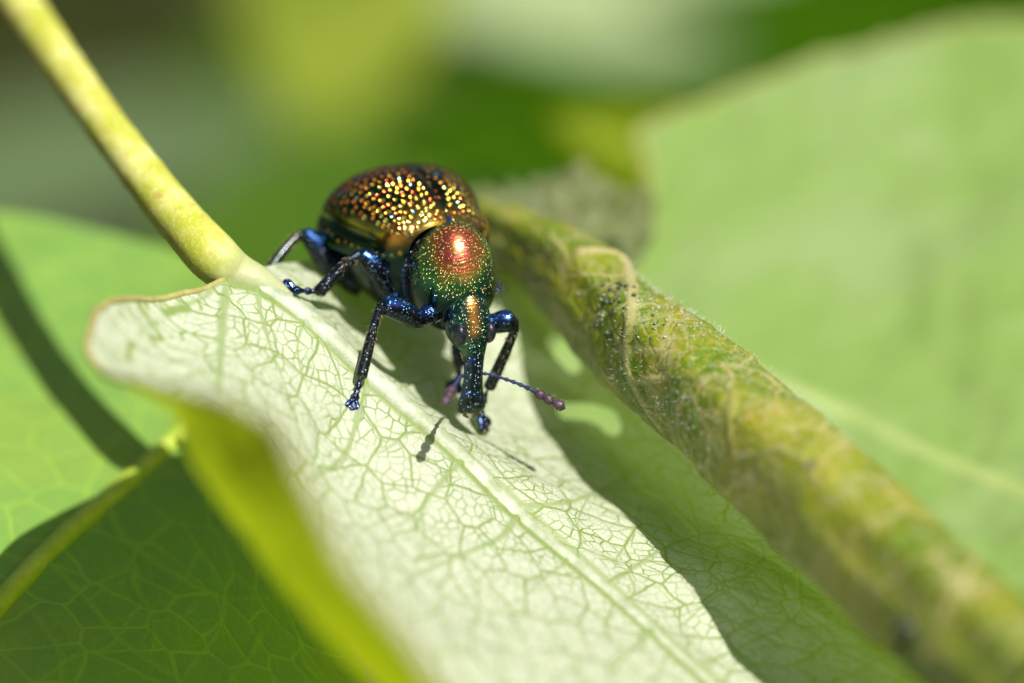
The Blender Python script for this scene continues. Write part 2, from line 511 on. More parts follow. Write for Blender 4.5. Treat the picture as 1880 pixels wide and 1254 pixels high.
# feeding holes through the blade
def in_blob(px, pts, radii):
    C = catmull(np.array(pts, float), 40); Rr = np.interp(np.linspace(0, 1, 40), np.linspace(0, 1, len(radii)), radii)
    d = np.sqrt(((px[:, None] - C[None]) ** 2).sum(2)) - Rr[None]
    return d.min(1) < 0
hole = in_blob(main.px, [(1040,755),(1080,757),(1112,768),(1123,782)], [13, 15, 18, 16]) | \
       in_blob(main.px, [(1018,628),(1036,648),(1052,672)], [13, 17, 12])
hole &= (main.UV.reshape(-1, 2)[:, 1] > 0)
midline = [(415,493),(440,508),(480,520),(560,572),(640,645),(700,700),(834,820),(958,947),(1110,1075),(1258,1208),(1390,1325)]
mp = catmull(np.array(G[::15, NL - 1]), 90)
mn = catmull(np.array((main.N * main.up)[::15, NL - 1]), 90)
mr = np.linspace(0.30, 0.20, 90)
mr[:12] = np.linspace(0.16, 0.29, 12)
V, F = tube(mp - mn * 0.17, mr, 130, 14, rough=0.03)
new_obj('midrib', V, F, M['midrib'], main_leaf)
main_veins = [
    ([(418,508),(412,560),(406,620),(402,690),(396,760)], (.14, .05)),
    ([(425,505),(370,548),(310,578),(255,612)], (.11, .04)),
    ([(470,520),(478,575),(496,640),(520,700),(535,770)], (.09, .03)),
    ([(560,580),(545,640),(560,700),(590,750)], (.06, .025)),
    ([(672,680),(664,740),(648,797),(630,837),(586,872),(545,890)], (.09, .035)),
    ([(780,775),(745,800),(700,830),(648,845)], (.06, .025)),
    ([(825,868),(781,921),(772,938),(715,950),(660,975)], (.10, .035)),
    ([(772,938),(778,990),(760,1040)], (.06, .02)),
    ([(940,962),(913,992),(843,1022),(776,1053),(720,1090)], (.12, .04)),
    ([(1030,1040),(990,1070),(960,1100),(900,1120)], (.06, .03)),
    ([(1192,1164),(1150,1205),(1110,1245)], (.10, .04)),
    ([(945,932),(990,929),(1035,924),(1080,912),(1140,880),(1215,830)], (.10, .05)),
    ([(850,826),(905,840),(960,868),(1010,920)], (.05, .03)),
    ([(960,868),(965,820),(950,780)], (.04, .02)),
    ([(1080,912),(1060,960),(1075,1000),(1130,1030)], (.05, .03)),
    ([(1110,1075),(1170,1040),(1225,1005),(1286,983),(1340,985),(1396,992)], (.10, .05)),
    ([(1286,983),(1250,945),(1215,912),(1180,895)], (.05, .03)),
    ([(1396,992),(1401,1023),(1348,1076),(1295,1111),(1250,1150)], (.06, .03)),
    ([(1401,1023),(1440,1022),(1467,1027)], (.05, .03)),
    ([(1467,1045),(1472,1120),(1511,1151),(1540,1190)], (.05, .03)),
    ([(1290,1220),(1380,1180),(1440,1150),(1472,1120)], (.08, .04)),
    ([(1400,1300),(1533,1252),(1622,1208)], (.09, .05)),
    ([(1245,870),(1258,905),(1286,983)], (.05, .03)),
    ([(1165,1085),(1150,1050),(1130,1030),(1160,980),(1180,895)], (.05, .03))]
midpx = catmull(np.array(midline, float), 200)
for pts, r in main_veins:
    q = midpx[((midpx - np.array(pts[0])) ** 2).sum(1).argmin()]
    if 4 < np.hypot(*(q - pts[0])) < 75 and pts[0][0] < 1240: pts.insert(0, tuple(q + 0.35 * (q - np.array(pts[1])) * 0.2))
main.relief([(p_, (r_[0] * .75, r_[1] * .75)) for p_, r_ in main_veins])
main.tint *= 0.85
g1 = (1 - smooth01(-main.UV[..., 1], .30, .44)) * (main.UV[..., 1] <= 0) + 0.7 * (1 - smooth01(main.UV[..., 1], .27, .36)) * (main.UV[..., 1] > 0)
main.tint[:, 0] = np.maximum(main.tint[:, 0], 0.85 * g1.ravel())
main.build('blade', M['pale_leaf'], main_leaf, keep=~hole)
# margin of the basal lobe and the rolled-up rim
rim = np.concatenate([G[0, :NL - 12][::-1][::6], G[::8, 0]])
V, F = tube(rim, np.full(len(rim), 0.07), 170, 8)
new_obj('margin', V, F, M['margin'], main_leaf)
pet = [(-130,-215,10.5),(-45,-100,8.8),(45,20,6.8),(135,148,4.6),(228,275,2.7),(320,392,1.3),(388,468,.5),(430,502,.55),(475,522,.5),(530,553,.55)]
V, F = tube(Wp(pet), [.46,.44,.42,.40,.40,.44,.48,.42,.33,.16], 120, 28)
F2 = F
V = V + (0.02 * fbm(V, 1.7, 3, 4.0))[:, None] * np.array([.5, .3, .8])
pe = smooth01(np.linalg.norm(V - W(490, 532, .5), axis=1), 0.4, 1.5)
ctr = even(Wp(pet), 200)
cti = np.array([((ctr - v) ** 2).sum(1).argmin() for v in V])
sd = (V - ctr[cti]); sd /= np.linalg.norm(sd, axis=1)[:, None] + 1e-9
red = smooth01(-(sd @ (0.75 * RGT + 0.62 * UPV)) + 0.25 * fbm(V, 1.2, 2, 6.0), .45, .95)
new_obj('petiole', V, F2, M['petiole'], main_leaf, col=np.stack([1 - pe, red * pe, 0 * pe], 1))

# ---- lower leaf at the left, which takes the shadow of the main leaf and its stalk
def edge_sheet(top, xl, xr, ybot, depth, nu, nv, wave=0.15, seed=1.0):
    tx = np.array([p[0] for p in top]); ty = np.array([p[1] for p in top])
    P = np.empty((nv, nu, 3))
    for i, v in enumerate(np.linspace(0, 1, nv)):
        ym = np.interp(0.5 * (np.interp(v, *xl) + np.interp(v, *xr)), tx, ty)
        a, b = np.interp(v, *xl), np.interp(v, *xr)
        for j, u in enumerate(np.linspace(0, 1, nu)):
            x = a + (b - a) * u
            y0 = np.interp(x, tx, ty)
            y = y0 + (ybot - y0) * v
            P[i, j] = W(x, y, depth(x, y))
    du, dv = np.gradient(P, axis=0), np.gradient(P, axis=1)
    N = np.cross(du, dv); N /= np.linalg.norm(N, axis=2)[..., None] + 1e-12
    P += N * (wave * fbm(P.reshape(-1, 3), 0.35, 3, seed)).reshape(nv, nu, 1)
    return Sheet(P)

low = edge_sheet([(-400,400),(-200,385),(0,392),(90,402),(150,413),(250,436),(330,458),(400,500),(480,620),(620,820),(760,960),(900,1100)],
                 ([0, 1], [-400, -500]), ([0, .2, .5, 1], [430, 520, 700, 900]), 1700,
                 lambda x, y: (1150 - y) / 75.0 + 0.15 * math.sin(x / 130.0) + 0.0006 * (x - 200), 190, 210, 0.12, 2.0)
low_leaf = empty('leaf', W(-300, 1350, -2), 'bright green leaf lying below, crossed by the shadow of the yellow stalk', 'leaf')
low.vein('midrib', [(-120,1235),(-60,1165),(0,1105),(100,1000),(190,922),(285,838),(380,750)], (.26, .2), M['green_vein'], low_leaf, -0.25)
low.relief([
    ([(75,1025),(102,1045),(163,1106),(217,1173),(292,1226),(336,1255),(420,1330)], (.07, .04)),
    ([(217,1173),(190,1192),(120,1212),(112,1250)], (.05, .03)),
    ([(199,930),(215,975),(265,1018),(340,1067),(411,1098),(504,1098)], (.08, .04)),
    ([(411,1098),(407,1142),(389,1177),(345,1230),(330,1280)], (.06, .03)),
    ([(247,1036),(247,1076),(283,1142),(278,1204)], (.055, .03)),
    ([(477,1164),(460,1204),(420,1252),(400,1300)], (.06, .03)),
    ([(552,1177),(557,1217),(592,1252)], (.05, .03)),
    ([(283,1142),(340,1130),(356,1110)], (.04, .02)),
    ([(163,1106),(203,1072),(247,1076)], (.04, .02)),
    ([(340,1067),(352,1035),(380,985)], (.05, .02)),
    ([(45,1110),(75,1145),(112,1212),(60,1260)], (.05, .03)),
    ([(217,1173),(240,1130),(265,1110)], (.035, .02)),
    ([(60,1050),(-20,1000),(-100,980)], (.06, .04))], 0.4)
low.build('blade', M['green_leaf'], low_leaf)

# ---- large sunlit leaf behind the roll
def tooth(x):
    return 10 * (abs(((x / 62.0) % 1.0) - 0.25) - 0.4)
top_r = [(900, 330)] + [(1150, 262), (1175, 242), (1240, 212), (1300, 184), (1400, 150), (1500, 118), (1600, 92), (1700, 68), (1800, 50), (1880, 38), (2050, 25), (2300, 30)]
xs = np.linspace(1176, 2300, 160)
top_s = [(900, 330), (1150, 270)] + [(x, np.interp(x, [p[0] for p in top_r], [p[1] for p in top_r]) + tooth(x)) for x in xs]
back = edge_sheet(top_s, ([0, .05, .14, .17, .2, .3, 1], [1172, 1190, 1192, 1165, 1100, 960, 900]), ([0, 1], [2300, 2300]), 1600,
                  lambda x, y: 7.5 + (750 - y) / 75.0 + 0.5 * math.sin(x / 210.0), 220, 160, 0.3, 5.0)
back_leaf = empty('leaf', W(2300, 900, 8), 'large light green sunlit leaf spread behind the rolled leaf', 'leaf')
back.vein('midrib', [(1350,665),(1450,712),(1550,758),(1700,830),(1880,905),(2100,990),(2280,1050)], (.3, .45), M['back_vein'], back_leaf, -0.8)
back.relief([([(1600,782),(1640,650),(1720,500),(1800,380)], (.14, .06)), ([(1450,712),(1440,560),(1480,400),(1560,250)], (.14, .06)),
             ([(1750,850),(1850,720),(1980,560)], (.14, .06)), ([(1650,806),(1760,900),(1850,1010)], (.14, .06))], 0.1)
back.tint *= 0.4
back.build('blade', M['sunny_leaf'], back_leaf)
V, F = tube(np.vstack([back.G[28::-2, 0], back.G[0, ::2]]), np.full(15 + len(back.G[0, ::2]), .06), 220, 8)
new_obj('margin', V, F, M['margin'], back_leaf)

# ------------------------------------------------------------------ rolled leaf
def roll_material():
    t = NT('rolled_leaf')
    g = t.n('ShaderNodeTexCoord').outputs['Object']
    uv = t.n('ShaderNodeTexCoord').outputs['UV']
    n1 = t.step(t.noise(g, 0.42, 3.0), 0.40, 0.62)
    n2 = t.step(t.noise(g, 0.9, 4.0, 0.6), 0.48, 0.7)
    n3 = t.noise(g, 14.0, 3.0, 0.7)
    col = t.mix(n1, (0.11, 0.20, 0.004), (0.29, 0.32, 0.014))
    col = t.mix(t.math('MULTIPLY', n2, 0.3), col, (0.42, 0.27, 0.08))
    col = t.mix(t.math('MULTIPLY', t.step(t.noise(g, 1.9, 3.0), 0.56, 0.72), 0.5), col, (0.44, 0.44, 0.25))
    col = t.mix(t.math('MULTIPLY', t.step(n3, 0.3, 0.75), 0.35), col, (0.05, 0.08, 0.005))
    n5 = t.noise(g, 5.5, 3.0, 0.65, True)
    ns = t.n('ShaderNodeSeparateColor'); t.set(ns.inputs[0], n5)
    col = t.mix(t.math('MULTIPLY', t.step(ns.outputs[0], 0.52, 0.66), 0.4), col, (0.46, 0.28, 0.05))
    col = t.mix(t.math('MULTIPLY', t.step(ns.outputs[1], 0.52, 0.66), 0.55), col, (0.26, 0.36, 0.01))
    col = t.mix(t.math('MULTIPLY', t.step(ns.outputs[2], 0.56, 0.70), 0.35), col, (0.52, 0.52, 0.34))
    w = t.vmath('SCALE', t.vmath('SUBTRACT', t.noise(uv, 1.2, 2.0, 0.5, True), (0.5, 0.5, 0.5)), scale=0.6)
    c = t.vmath('ADD', uv, w)
    e = t.edge(c, 0.8)
    e2 = t.edge(c, 2.6)
    vm = t.math('SUBTRACT', 1.0, t.step(e, 0.015, 0.07))
    vm2 = t.math('MULTIPLY', t.math('SUBTRACT', 1.0, t.step(e2, 0.02, 0.1)), 0.35)
    vmx = t.math('MAXIMUM', t.math('MULTIPLY', vm, 0.6), vm2)
    col = t.mix(t.math('MULTIPLY', vmx, t.step(t.noise(uv, 0.8, 2.0), 0.35, 0.6)), col, (0.5, 0.44, 0.2))
    vsep = t.n('ShaderNodeSeparateColor')
    t.set(vsep.inputs[0], t.n('ShaderNodeAttribute', attribute_name='tint').outputs['Color'])
    col = t.mix(t.math('MULTIPLY', vsep.outputs[0], 0.85), col, t.mix(n1, (0.46, 0.42, 0.18), (0.58, 0.46, 0.28)))
    spot = t.n('ShaderNodeTexVoronoi'); t.set(spot.inputs['Vector'], g); t.set(spot.inputs['Scale'], 1.5)
    sm = t.math('MULTIPLY', t.math('SUBTRACT', 1.0, t.step(spot.outputs['Distance'], 0.03, 0.12)), t.step(t.noise(g, 0.8, 1.0), 0.5, 0.6))
    col = t.mix(sm, col, (0.03, 0.035, 0.02))
    p = t.n('ShaderNodeBsdfPrincipled')
    t.set(p.inputs['Base Color'], col)
    t.set(p.inputs['Roughness'], t.math('ADD', t.math('MULTIPLY', n3, 0.3), 0.25))
    t.set(p.inputs['Specular IOR Level'], 0.35)
    h = t.math('ADD', t.math('MULTIPLY', n3, 0.8), t.math('MULTIPLY', t.noise(g, 42.0, 2.0, 0.6), 0.6))
    h = t.math('ADD', h, t.math('MULTIPLY', t.step(e2, 0.0, 0.2), 0.8))
    t.set(p.inputs['Normal'], t.bump(h, 0.65, 0.03))
    tr = t.n('ShaderNodeBsdfTranslucent'); t.set(tr.inputs['Color'], (0.4, 0.42, 0.02))
    mx = t.n('ShaderNodeMixShader'); t.set(mx.inputs[0], 0.16)
    t.t.links.new(p.outputs[0], mx.inputs[1]); t.t.links.new(tr.outputs[0], mx.inputs[2])
    t.t.links.new(mx.outputs[0], t.out.inputs[0])
    return t.m
M['roll'] = roll_material()
M['roll_vein'] = vein_material('roll_vein', (0.42, 0.40, 0.16), (0.60, 0.48, 0.30), (0.4, 0.4, 0.05), tf=0.15, scale=2.0)
M['withered'] = leaf_material('withered', face=(0.15, 0.175, 0.065), vein=(0.11, 0.13, 0.045), trans=(0.4, 0.38, 0.08), tf=0.2, blotch=(0.14, 0.18, 0.08), blotch_amt=0.8, bump=0.7)

roll_org = W(1300, 820, 0.5)
roll = empty('rolled_leaf', roll_org, 'thick olive and brown leaf rolled into a cigar beside the beetle', 'rolled leaf')
axis = [(885,402,7.4),(950,440,5.4),(1050,508,3.6),(1130,585,2.1),(1200,650,.95),(1300,725,-.3),(1390,808,-1.6),(1480,892,-2.9),(1580,985,-4.3),(1680,1078,-5.7),(1790,1175,-7.3),(1930,1300,-9.2)]
rad = [.41,.63,.84,.94,1.0,1.09,1.13,1.15,1.17,1.18,1.2,1.2]
A = even(np.hstack([Wp(axis), np.array(rad)[:, None]]), 300)
C, R = A[:, :3], A[:, 3]
T, N, B = frames(C)
mt = 150
th = np.linspace(0, 2 * math.pi, mt)
ang0 = math.radians(200)
sp = 1.0 + 0.10 * (th / (2 * math.pi))                       # the outer wrap ends in a step
tw = np.linspace(0, 1.3, 300)
ph = th[None, :] + ang0 + tw[:, None]
dirs = np.cos(ph)[..., None] * N[:, None] + np.sin(ph)[..., None] * B[:, None]
n2 = -FWD[None] - T * (-(T @ FWD))[:, None]; n2 /= np.linalg.norm(n2, axis=1)[:, None]
n1 = np.cross(T, n2)
n1 *= np.sign(n1 @ (RGT + UPV))[:, None]
phi = np.degrees(np.arctan2((dirs * n1[:, None]).sum(2), (dirs * n2[:, None]).sum(2)))
phi0 = 8 + 7 * np.sin(np.linspace(0, 9, 300))[:, None]
half = (92 + phi0) / 2
chord = np.cos(np.radians(half)) / np.cos(np.radians(np.clip(phi + 92 - half, -half, half)))
inside = (phi < phi0) & (phi > -92)
flat = np.where(inside, 0.30 + 0.70 * np.maximum(chord, 0.66), 1.0)
for _ in range(14): flat = 0.5 * flat + 0.25 * np.roll(flat, 1, 1) + 0.25 * np.roll(flat, -1, 1)
V = C[:, None] + (R[:, None] * sp[None] * 0.96 * flat)[..., None] * (np.cos(ph)[..., None] * N[:, None] + np.sin(ph)[..., None] * B[:, None])
OUT = (np.cos(ph)[..., None] * N[:, None] + np.sin(ph)[..., None] * B[:, None])
P = V.reshape(-1, 3)
disp = 0.10 * fbm(P, 0.55, 3, 11.0) + 0.03 * fbm(P, 1.7, 3, 21.0) + 0.014 * fbm(P, 6.0, 2, 31.0)
far = smooth01(-(P @ FWD), -8, -2.5)                         # the far end is more crumpled
disp *= (1.0 + 1.6 * (1 - far))
V = V + OUT * disp.reshape(300, mt, 1)
rs = Sheet(V)
rs.up = 1.0 if (rs.N.reshape(-1, 3) * OUT.reshape(-1, 3)).sum() > 0 else -1.0
alen = np.concatenate([[0], np.cumsum(np.linalg.norm(np.diff(C, axis=0), axis=1))])
rs.UV = np.stack([np.broadcast_to(alen[:, None], (300, mt)), np.broadcast_to((th * 1.1)[None], (300, mt))], -1)
back_f = (rs.N.reshape(-1, 3) * rs.up) @ FWD > 0.05
rs.px[back_f] = 1e6
# inner wraps seen at the open end
Vi = C[:, None] + (R[:, None] * 0.55)[..., None] * OUT
new_obj('inner_wrap', Vi.reshape(-1, 3), grid_faces(300, mt), M['roll'], roll, uv=rs.UV.reshape(-1, 2))
rs.relief([
    ([(1065,462),(1110,462),(1148,480),(1160,530),(1158,580),(1150,630),(1158,690),(1180,735),(1212,785)], (.14, .11)),
    ([(1168,700),(1210,695),(1260,690),(1310,688)], (.07, .06)),
    ([(1310,688),(1345,720),(1340,780),(1350,840)], (.09, .08)),
    ([(1345,720),(1390,730),(1440,760)], (.06, .05)),
    ([(1350,840),(1420,825),(1470,840),(1505,895)], (.06, .07)),
    ([(1470,840),(1500,800),(1520,775)], (.03, .02)),
    ([(1260,690),(1270,640),(1255,610)], (.035, .02)),
    ([(1700,1215),(1730,1130),(1775,1060),(1800,1010)], (.09, .07)),
    ([(1010,430),(1040,470),(1035,520)], (.05, .03)),
    ([(1560,900),(1600,960),(1590,1020)], (.04, .03))], 0.45)
rs.tint[back_f] = 0
rs.tint[:, 0] *= np.where((rs.px[:, 0] < 1230) | (rs.px[:, 0] > 1680), 1.0, 0.35)
rs.build('outer_wrap', M['roll'], roll)
# loose flap where the wrap ends along the lower side of the roll
def crumbs(name, sheet, spots, mat, parent):
    parts = []
    for (x, y, sx, sy, cnt, r0, r1) in spots:
        for _ in range(cnt):
            q = (x + rng.normal() * sx, y + rng.normal() * sy)
            p, nn = sheet.locate([q])
            r = rng.uniform(r0, r1)
            bm = bmesh.new()
            bmesh.ops.create_icosphere(bm, subdivisions=2, radius=r)
            vv = np.array([v.co[:] for v in bm.verts])
            ff = [tuple(v.index for v in f.verts) for f in bm.faces]
            bm.free()
            vv = vv * rng.uniform(0.6, 1.3, 3) * (1 + 0.35 * rng.normal(size=(len(vv), 1)) * 0.6)
            parts.append((vv + p[0] + nn[0] * r * 0.4, ff))
    V, F = merge(parts)
    o = new_obj(name, V, F, mat, parent)
    o['kind'] = 'stuff'
    return o
M['frass'] = vein_material('frass', (0.035, 0.045, 0.03), (0.16, 0.17, 0.13), (0.02, 0.02, 0.02), tf=0.0, scale=8.0, rough=0.35)
M['pale_crumb'] = vein_material('pale_crumb', (0.45, 0.45, 0.38), (0.62, 0.60, 0.5), (0.3, 0.3, 0.2), tf=0.1, scale=8.0, rough=0.3)
crumbs('dark_frass', rs, [(1125,548,16,24,46,.012,.045),(1100,600,16,14,16,.012,.035),(1205,595,22,12,6,.015,.035),(1215,655,50,24,6,.012,.025),(1490,850,10,8,5,.02,.05),(1660,1175,14,16,8,.05,.1)], M['frass'], roll)
crumbs('pale_crumbs', rs, [(1195,555,24,16,22,.010,.030),(1122,535,26,30,30,.008,.025),(1240,600,50,20,22,.01,.025)], M['pale_crumb'], roll)
# short downy hairs that catch the sun
def down(name, sheet, count, mat, parent, length=(.05, .14), box=None):
    Vv, Nn = sheet.G.reshape(-1, 3), sheet.N.reshape(-1, 3) * sheet.up
    ok = sheet.px[:, 0] < 1e5
    if box: ok &= (sheet.px[:, 0] > box[0]) & (sheet.px[:, 0] < box[2]) & (sheet.px[:, 1] > box[1]) & (sheet.px[:, 1] < box[3])
    idx = rng.choice(np.nonzero(ok)[0], count)
    VV, FF = [], []
    for i in idx:
        p = Vv[i] + rng.normal(size=3) * 0.03
        dr = Nn[i] + rng.normal(size=3) * 0.6
        dr /= np.linalg.norm(dr)
        L = rng.uniform(*length)
        s = np.cross(dr, rng.normal(size=3)); s /= np.linalg.norm(s); s2 = np.cross(dr, s)
        r = 0.006
        k = len(VV)
        VV += [p + s * r, p - 0.5 * s * r + 0.87 * s2 * r, p - 0.5 * s * r - 0.87 * s2 * r, p + dr * L]
        FF += [(k, k + 1, k + 3), (k + 1, k + 2, k + 3), (k + 2, k, k + 3)]
    o = new_obj(name, np.array(VV), FF, mat, parent)
    o['kind'] = 'stuff'
    return o
M['down'] = vein_material('down', (0.7, 0.7, 0.6), (0.8, 0.8, 0.75), (0.6, 0.6, 0.5), tf=0.3, rough=0.25, spec=0.8)
down('down', rs, 1300, M['down'], roll, box=(1120, 480, 1560, 900))
# withered, crumpled end of the roll
wr = [[(845,372,9.5),(930,352,9.8),(1010,330,9.6),(1060,303,9.8),(1112,335,9.6),(1180,372,9.4)],
      [(850,400,8.8),(930,378,8.0),(1010,362,8.2),(1065,345,8.6),(1120,375,8.8),(1195,410,8.8)],
      [(872,425,8.2),(940,400,6.6),(1020,392,7.0),(1075,390,8.0),(1130,412,8.0),(1190,450,8.2)],
      [(890,455,7.8),(950,432,5.8),(1030,425,6.2),(1085,430,7.0),(1140,450,7.4),(1180,485,7.6)]]
wg = rows_sheet(wr, 90, 140, 0.6, 1.1, 9.0)
ws = Sheet(wg)
ws.build('withered_end', M['withered'], roll)

# ------------------------------------------------------------------ background leaves
def plain_leaf(base, direction, normal, L, Wd, mat, label, group, vein_mat, bend=0.1, cup=0.12, pet=6.0, petdir=None, name='leaf'):
    base = np.asarray(base, float)
    a = np.asarray(direction, float); a /= np.linalg.norm(a)
    n = np.asarray(normal, float); n = n - a * (n @ a); n /= np.linalg.norm(n)
    s = np.cross(n, a)
    nu, nv = 46, 27
    u = np.linspace(0, 1, nu)[:, None]; v = np.linspace(-1, 1, nv)[None]
    w = np.maximum(np.sin(math.pi * u ** 0.72), 0) ** 0.75 * (1 - 0.25 * u) * 0.5 * Wd + 0.01
    w = w * (1 + 0.025 * np.sin(u * 90) * (np.abs(v) > 0.95))
    def surf(u, v, w):
        return (base + a * (u * L)[..., None] + s * (v * w)[..., None]
                + n * (-bend * L * u ** 2 + cup * np.abs(v) * w + 0.02 * L * np.sin(u * 9 + v * 2))[..., None])
    U, VV = np.broadcast_arrays(u, v)
    Gp = surf(U, VV, np.broadcast_to(w, U.shape))
    o = empty(name, base, label, 'leaf', group)
    sh = Sheet(Gp)
    sh.up = 1.0 if (sh.N.reshape(-1, 3).mean(0) @ n) > 0 else -1.0
    sh.build('blade', mat, o)
    uu = np.linspace(0, 0.97, 26)
    mp = np.array([surf(np.array([x]), np.array([0.0]), np.array([1.0]))[0] for x in uu])
    Vt, Ft = tube(mp, np.linspace(0.03, 0.008, 26) * Wd ** 0.8, 36, 8)
    new_obj('midrib', Vt, Ft, vein_mat, o)
    for k, x in enumerate(np.linspace(0.12, 0.75, 6)):
        for sg in (-1, 1):
            q = np.linspace(0, 0.86, 8)
            ux = x + 0.16 * q
            ww = np.interp(ux, u[:, 0], w[:, nv // 2])
            pp = surf(ux, sg * q, ww)
            Vt, Ft = tube(pp, np.linspace(0.014, 0.006, 8) * Wd ** 0.8, 12, 6)
            new_obj('vein', Vt, Ft, vein_mat, o)
    pd = np.asarray(petdir if petdir is not None else (-a * 0.6 - np.array([0, 0, 0.8])), float)
    pd /= np.linalg.norm(pd)
    pp = np.array([base + a * 0.2, base - a * pet * 0.3, base - a * pet * 0.5 + pd * pet * 0.4, base - a * pet * 0.55 + pd * pet])
    Vt, Ft = tube(pp, [.035 * Wd ** .8, .035 * Wd ** .8, .035 * Wd ** .8, .045 * Wd ** .8], 24, 10)
    new_obj('petiole', Vt, Ft, vein_mat, o)
    return o

def cv(x, y, z):
    return x * RGT + y * UPV - z * FWD

def bg_mat(name, face, trans, tf=0.2):
    return leaf_material(name, face=face, vein=tuple(min(1, 1.4 * x) for x in face), trans=trans, tf=tf, cell=0.4, cell2=1.3,
                         blotch=tuple(1.25 * x for x in face), blotch_amt=0.5, bump=0.3, fine=0.3, fleck=0.03, spec=0.02, rough=0.8)
M['b_yellow'] = bg_mat('young_leaf', (0.32, 0.40, 0.05), (0.5, 0.6, 0.03), 0.3)
M['b_pale'] = bg_mat('grey_leaf', (0.25, 0.315, 0.175), (0.3, 0.4, 0.1), 0.15)
M['b_grey'] = bg_mat('dull_leaf', (0.078, 0.115, 0.052), (0.2, 0.3, 0.04), 0.15)
M['b_mid'] = bg_mat('mid_leaf', (0.046, 0.098, 0.010), (0.2, 0.35, 0.01), 0.2)
M['b_shaded'] = bg_mat('shaded_leaf', (0.024, 0.068, 0.001), (0.08, 0.2, 0.004), 0.2)  # leaves in shade: the shade is put into the dark base colour
M['b_backlit'] = bg_mat('backlit_rim', (0.105, 0.15, 0.002), (0.35, 0.42, 0.005), 0.3)  # light shining through a leaf rim, put into the colour
M['b_brown'] = bg_mat('brown_leaf', (0.020, 0.024, 0.007), (0.05, 0.06, 0.01), 0.1)  # deep shade put into the dark colour
GRP = 'blurred leaves in the background'
def at(px, py, d, size_px):
    return W(px, py, d), size_px * 0.01 * (DIST + d) / DIST
def put(px, py, d, ang, L, Wd, nrm, mat, label, bend=0.08, cup=0.12, slant=0.0):
    """Leaf base at (px, py, d); ang is the growing direction in the picture plane (0 right, 90 up); slant tilts it away."""
    b = W(px, py, d); k = 0.01 * (DIST + d) / DIST
    dr = cv(math.cos(math.radians(ang)), math.sin(math.radians(ang)), -slant)
    return plain_leaf(b, dr, cv(*nrm), L * k, Wd * k, M[mat], label, GRP, M['green_vein'] if mat in ('b_yellow', 'b_pale', 'b_backlit') else M[mat], bend, cup)
put(640, -360, 44, -93, 730, 470, (.1, .5, .8), 'b_yellow', 'yellow green young leaf hanging in the blurred background', slant=.3)
put(1480, -30, 55, 178, 880, 420, (.1, .6, .75), 'b_pale', 'pale greyish leaf in the blurred background above the beetle', slant=.1)
put(-300, 420, 62, 16, 950, 420, (-.2, .6, .7), 'b_grey', 'dull grey green leaf in the blurred background beside the stalk', slant=.2)
put(330, 620, 44, 40, 760, 460, (.0, .6, .75), 'b_mid', 'medium green leaf in the blurred background right behind the beetle', slant=.3)
put(1330, 300, 27, 174, 640, 300, (.0, .55, .8), 'b_shaded', 'dark green leaf in the blurred background, shade put into its colour, olive rim piece before it', slant=.1)
put(1340, 330, 22, 160, 360, 210, (.1, .4, .85), 'b_backlit', 'small olive yellow piece coloured as the backlit rim of the dark green leaf')  # separate piece added for the backlit rim of the dark green leaf
put(2150, 80, 48, 172, 1000, 380, (.0, .55, .8), 'b_shaded', 'dark green leaf, shade put into its colour, blurred above the large light green leaf', slant=.1)
put(-350, 60, 85, 5, 900, 520, (-.1, .5, .8), 'b_brown', 'dark brownish leaf behind the stalk, deep shade put into its colour', slant=.1)
# wider layer of dark leaves behind them all
for i, (x, y, d, a, L, wd, mt_, lb) in enumerate([
    (-500, 300, 120, 10, 1500, 900, 'b_brown', 'broad dark leaf far behind the stalk and dull grey leaf'),
    (500, 520, 110, 60, 1300, 900, 'b_mid', 'broad green leaf far behind the beetle'),
    (1500, 500, 105, 120, 1300, 900, 'b_shaded', 'broad dark leaf far behind the pale greyish leaf'),
    (2500, 300, 115, 160, 1500, 900, 'b_shaded', 'broad dark leaf far behind the large light green leaf')]):
    put(x, y, d, a, L, wd, (0, .55, .8), mt_, lb, slant=.3)

# ------------------------------------------------------------------ beetle
bf = cv(.45, -.45, .77); bf /= np.linalg.norm(bf)
bu = cv(.15, .88, .43); bu -= bf * (bu @ bf); bu /= np.linalg.norm(bu)
bl = np.cross(bu, bf)
BO = W(829, 404, 0.75)                     # scutellum
def L2W(P):
    P = np.asarray(P, float)
    return BO + P[..., 0:1] * bf + P[..., 1:2] * bl + P[..., 2:3] * bu
def W2L(P):
    Q = np.asarray(P) - BO
    return np.stack([Q @ bf, Q @ bl, Q @ bu], -1)

beetle = empty('beetle', L2W(np.array([-0.9, 0, -2.6])), 'shiny coppery green weevil with long snout standing on the pale leaf', 'beetle')

def loft(rings, n=60, m=48, sq=1.0):
    """rings: (dorsal x, dorsal z, ventral x, ventral z, half width)."""
    A = even(np.array([[(r[0] + r[2]) / 2, 0, (r[1] + r[3]) / 2, (r[0] - r[2]) / 2, (r[1] - r[3]) / 2, r[4]] for r in rings]), n)
    th = np.linspace(0, 2 * math.pi, m, endpoint=False)
    c, s = np.cos(th), np.sin(th)
    V = np.empty((n, m, 3))
    V[..., 0] = A[:, 0:1] + A[:, 3:4] * c
    V[..., 2] = A[:, 2:3] + A[:, 4:5] * c
    V[..., 1] = A[:, 5:6] * s
    F = grid_faces(n, m, True).tolist()
    V = V.reshape(-1, 3)
    a, b = len(V), len(V) + 1
    V = np.vstack([V, [A[0, 0], 0, A[0, 2]], [A[-1, 0], 0, A[-1, 2]]])
    for j in range(m):
        j2 = (j + 1) % m
        F.append((j2, j, a)); F.append(((n - 1) * m + j, (n - 1) * m + j2, b))
    return L2W(V), [tuple(f) for f in F]

parts = []          # (region, verts, faces)
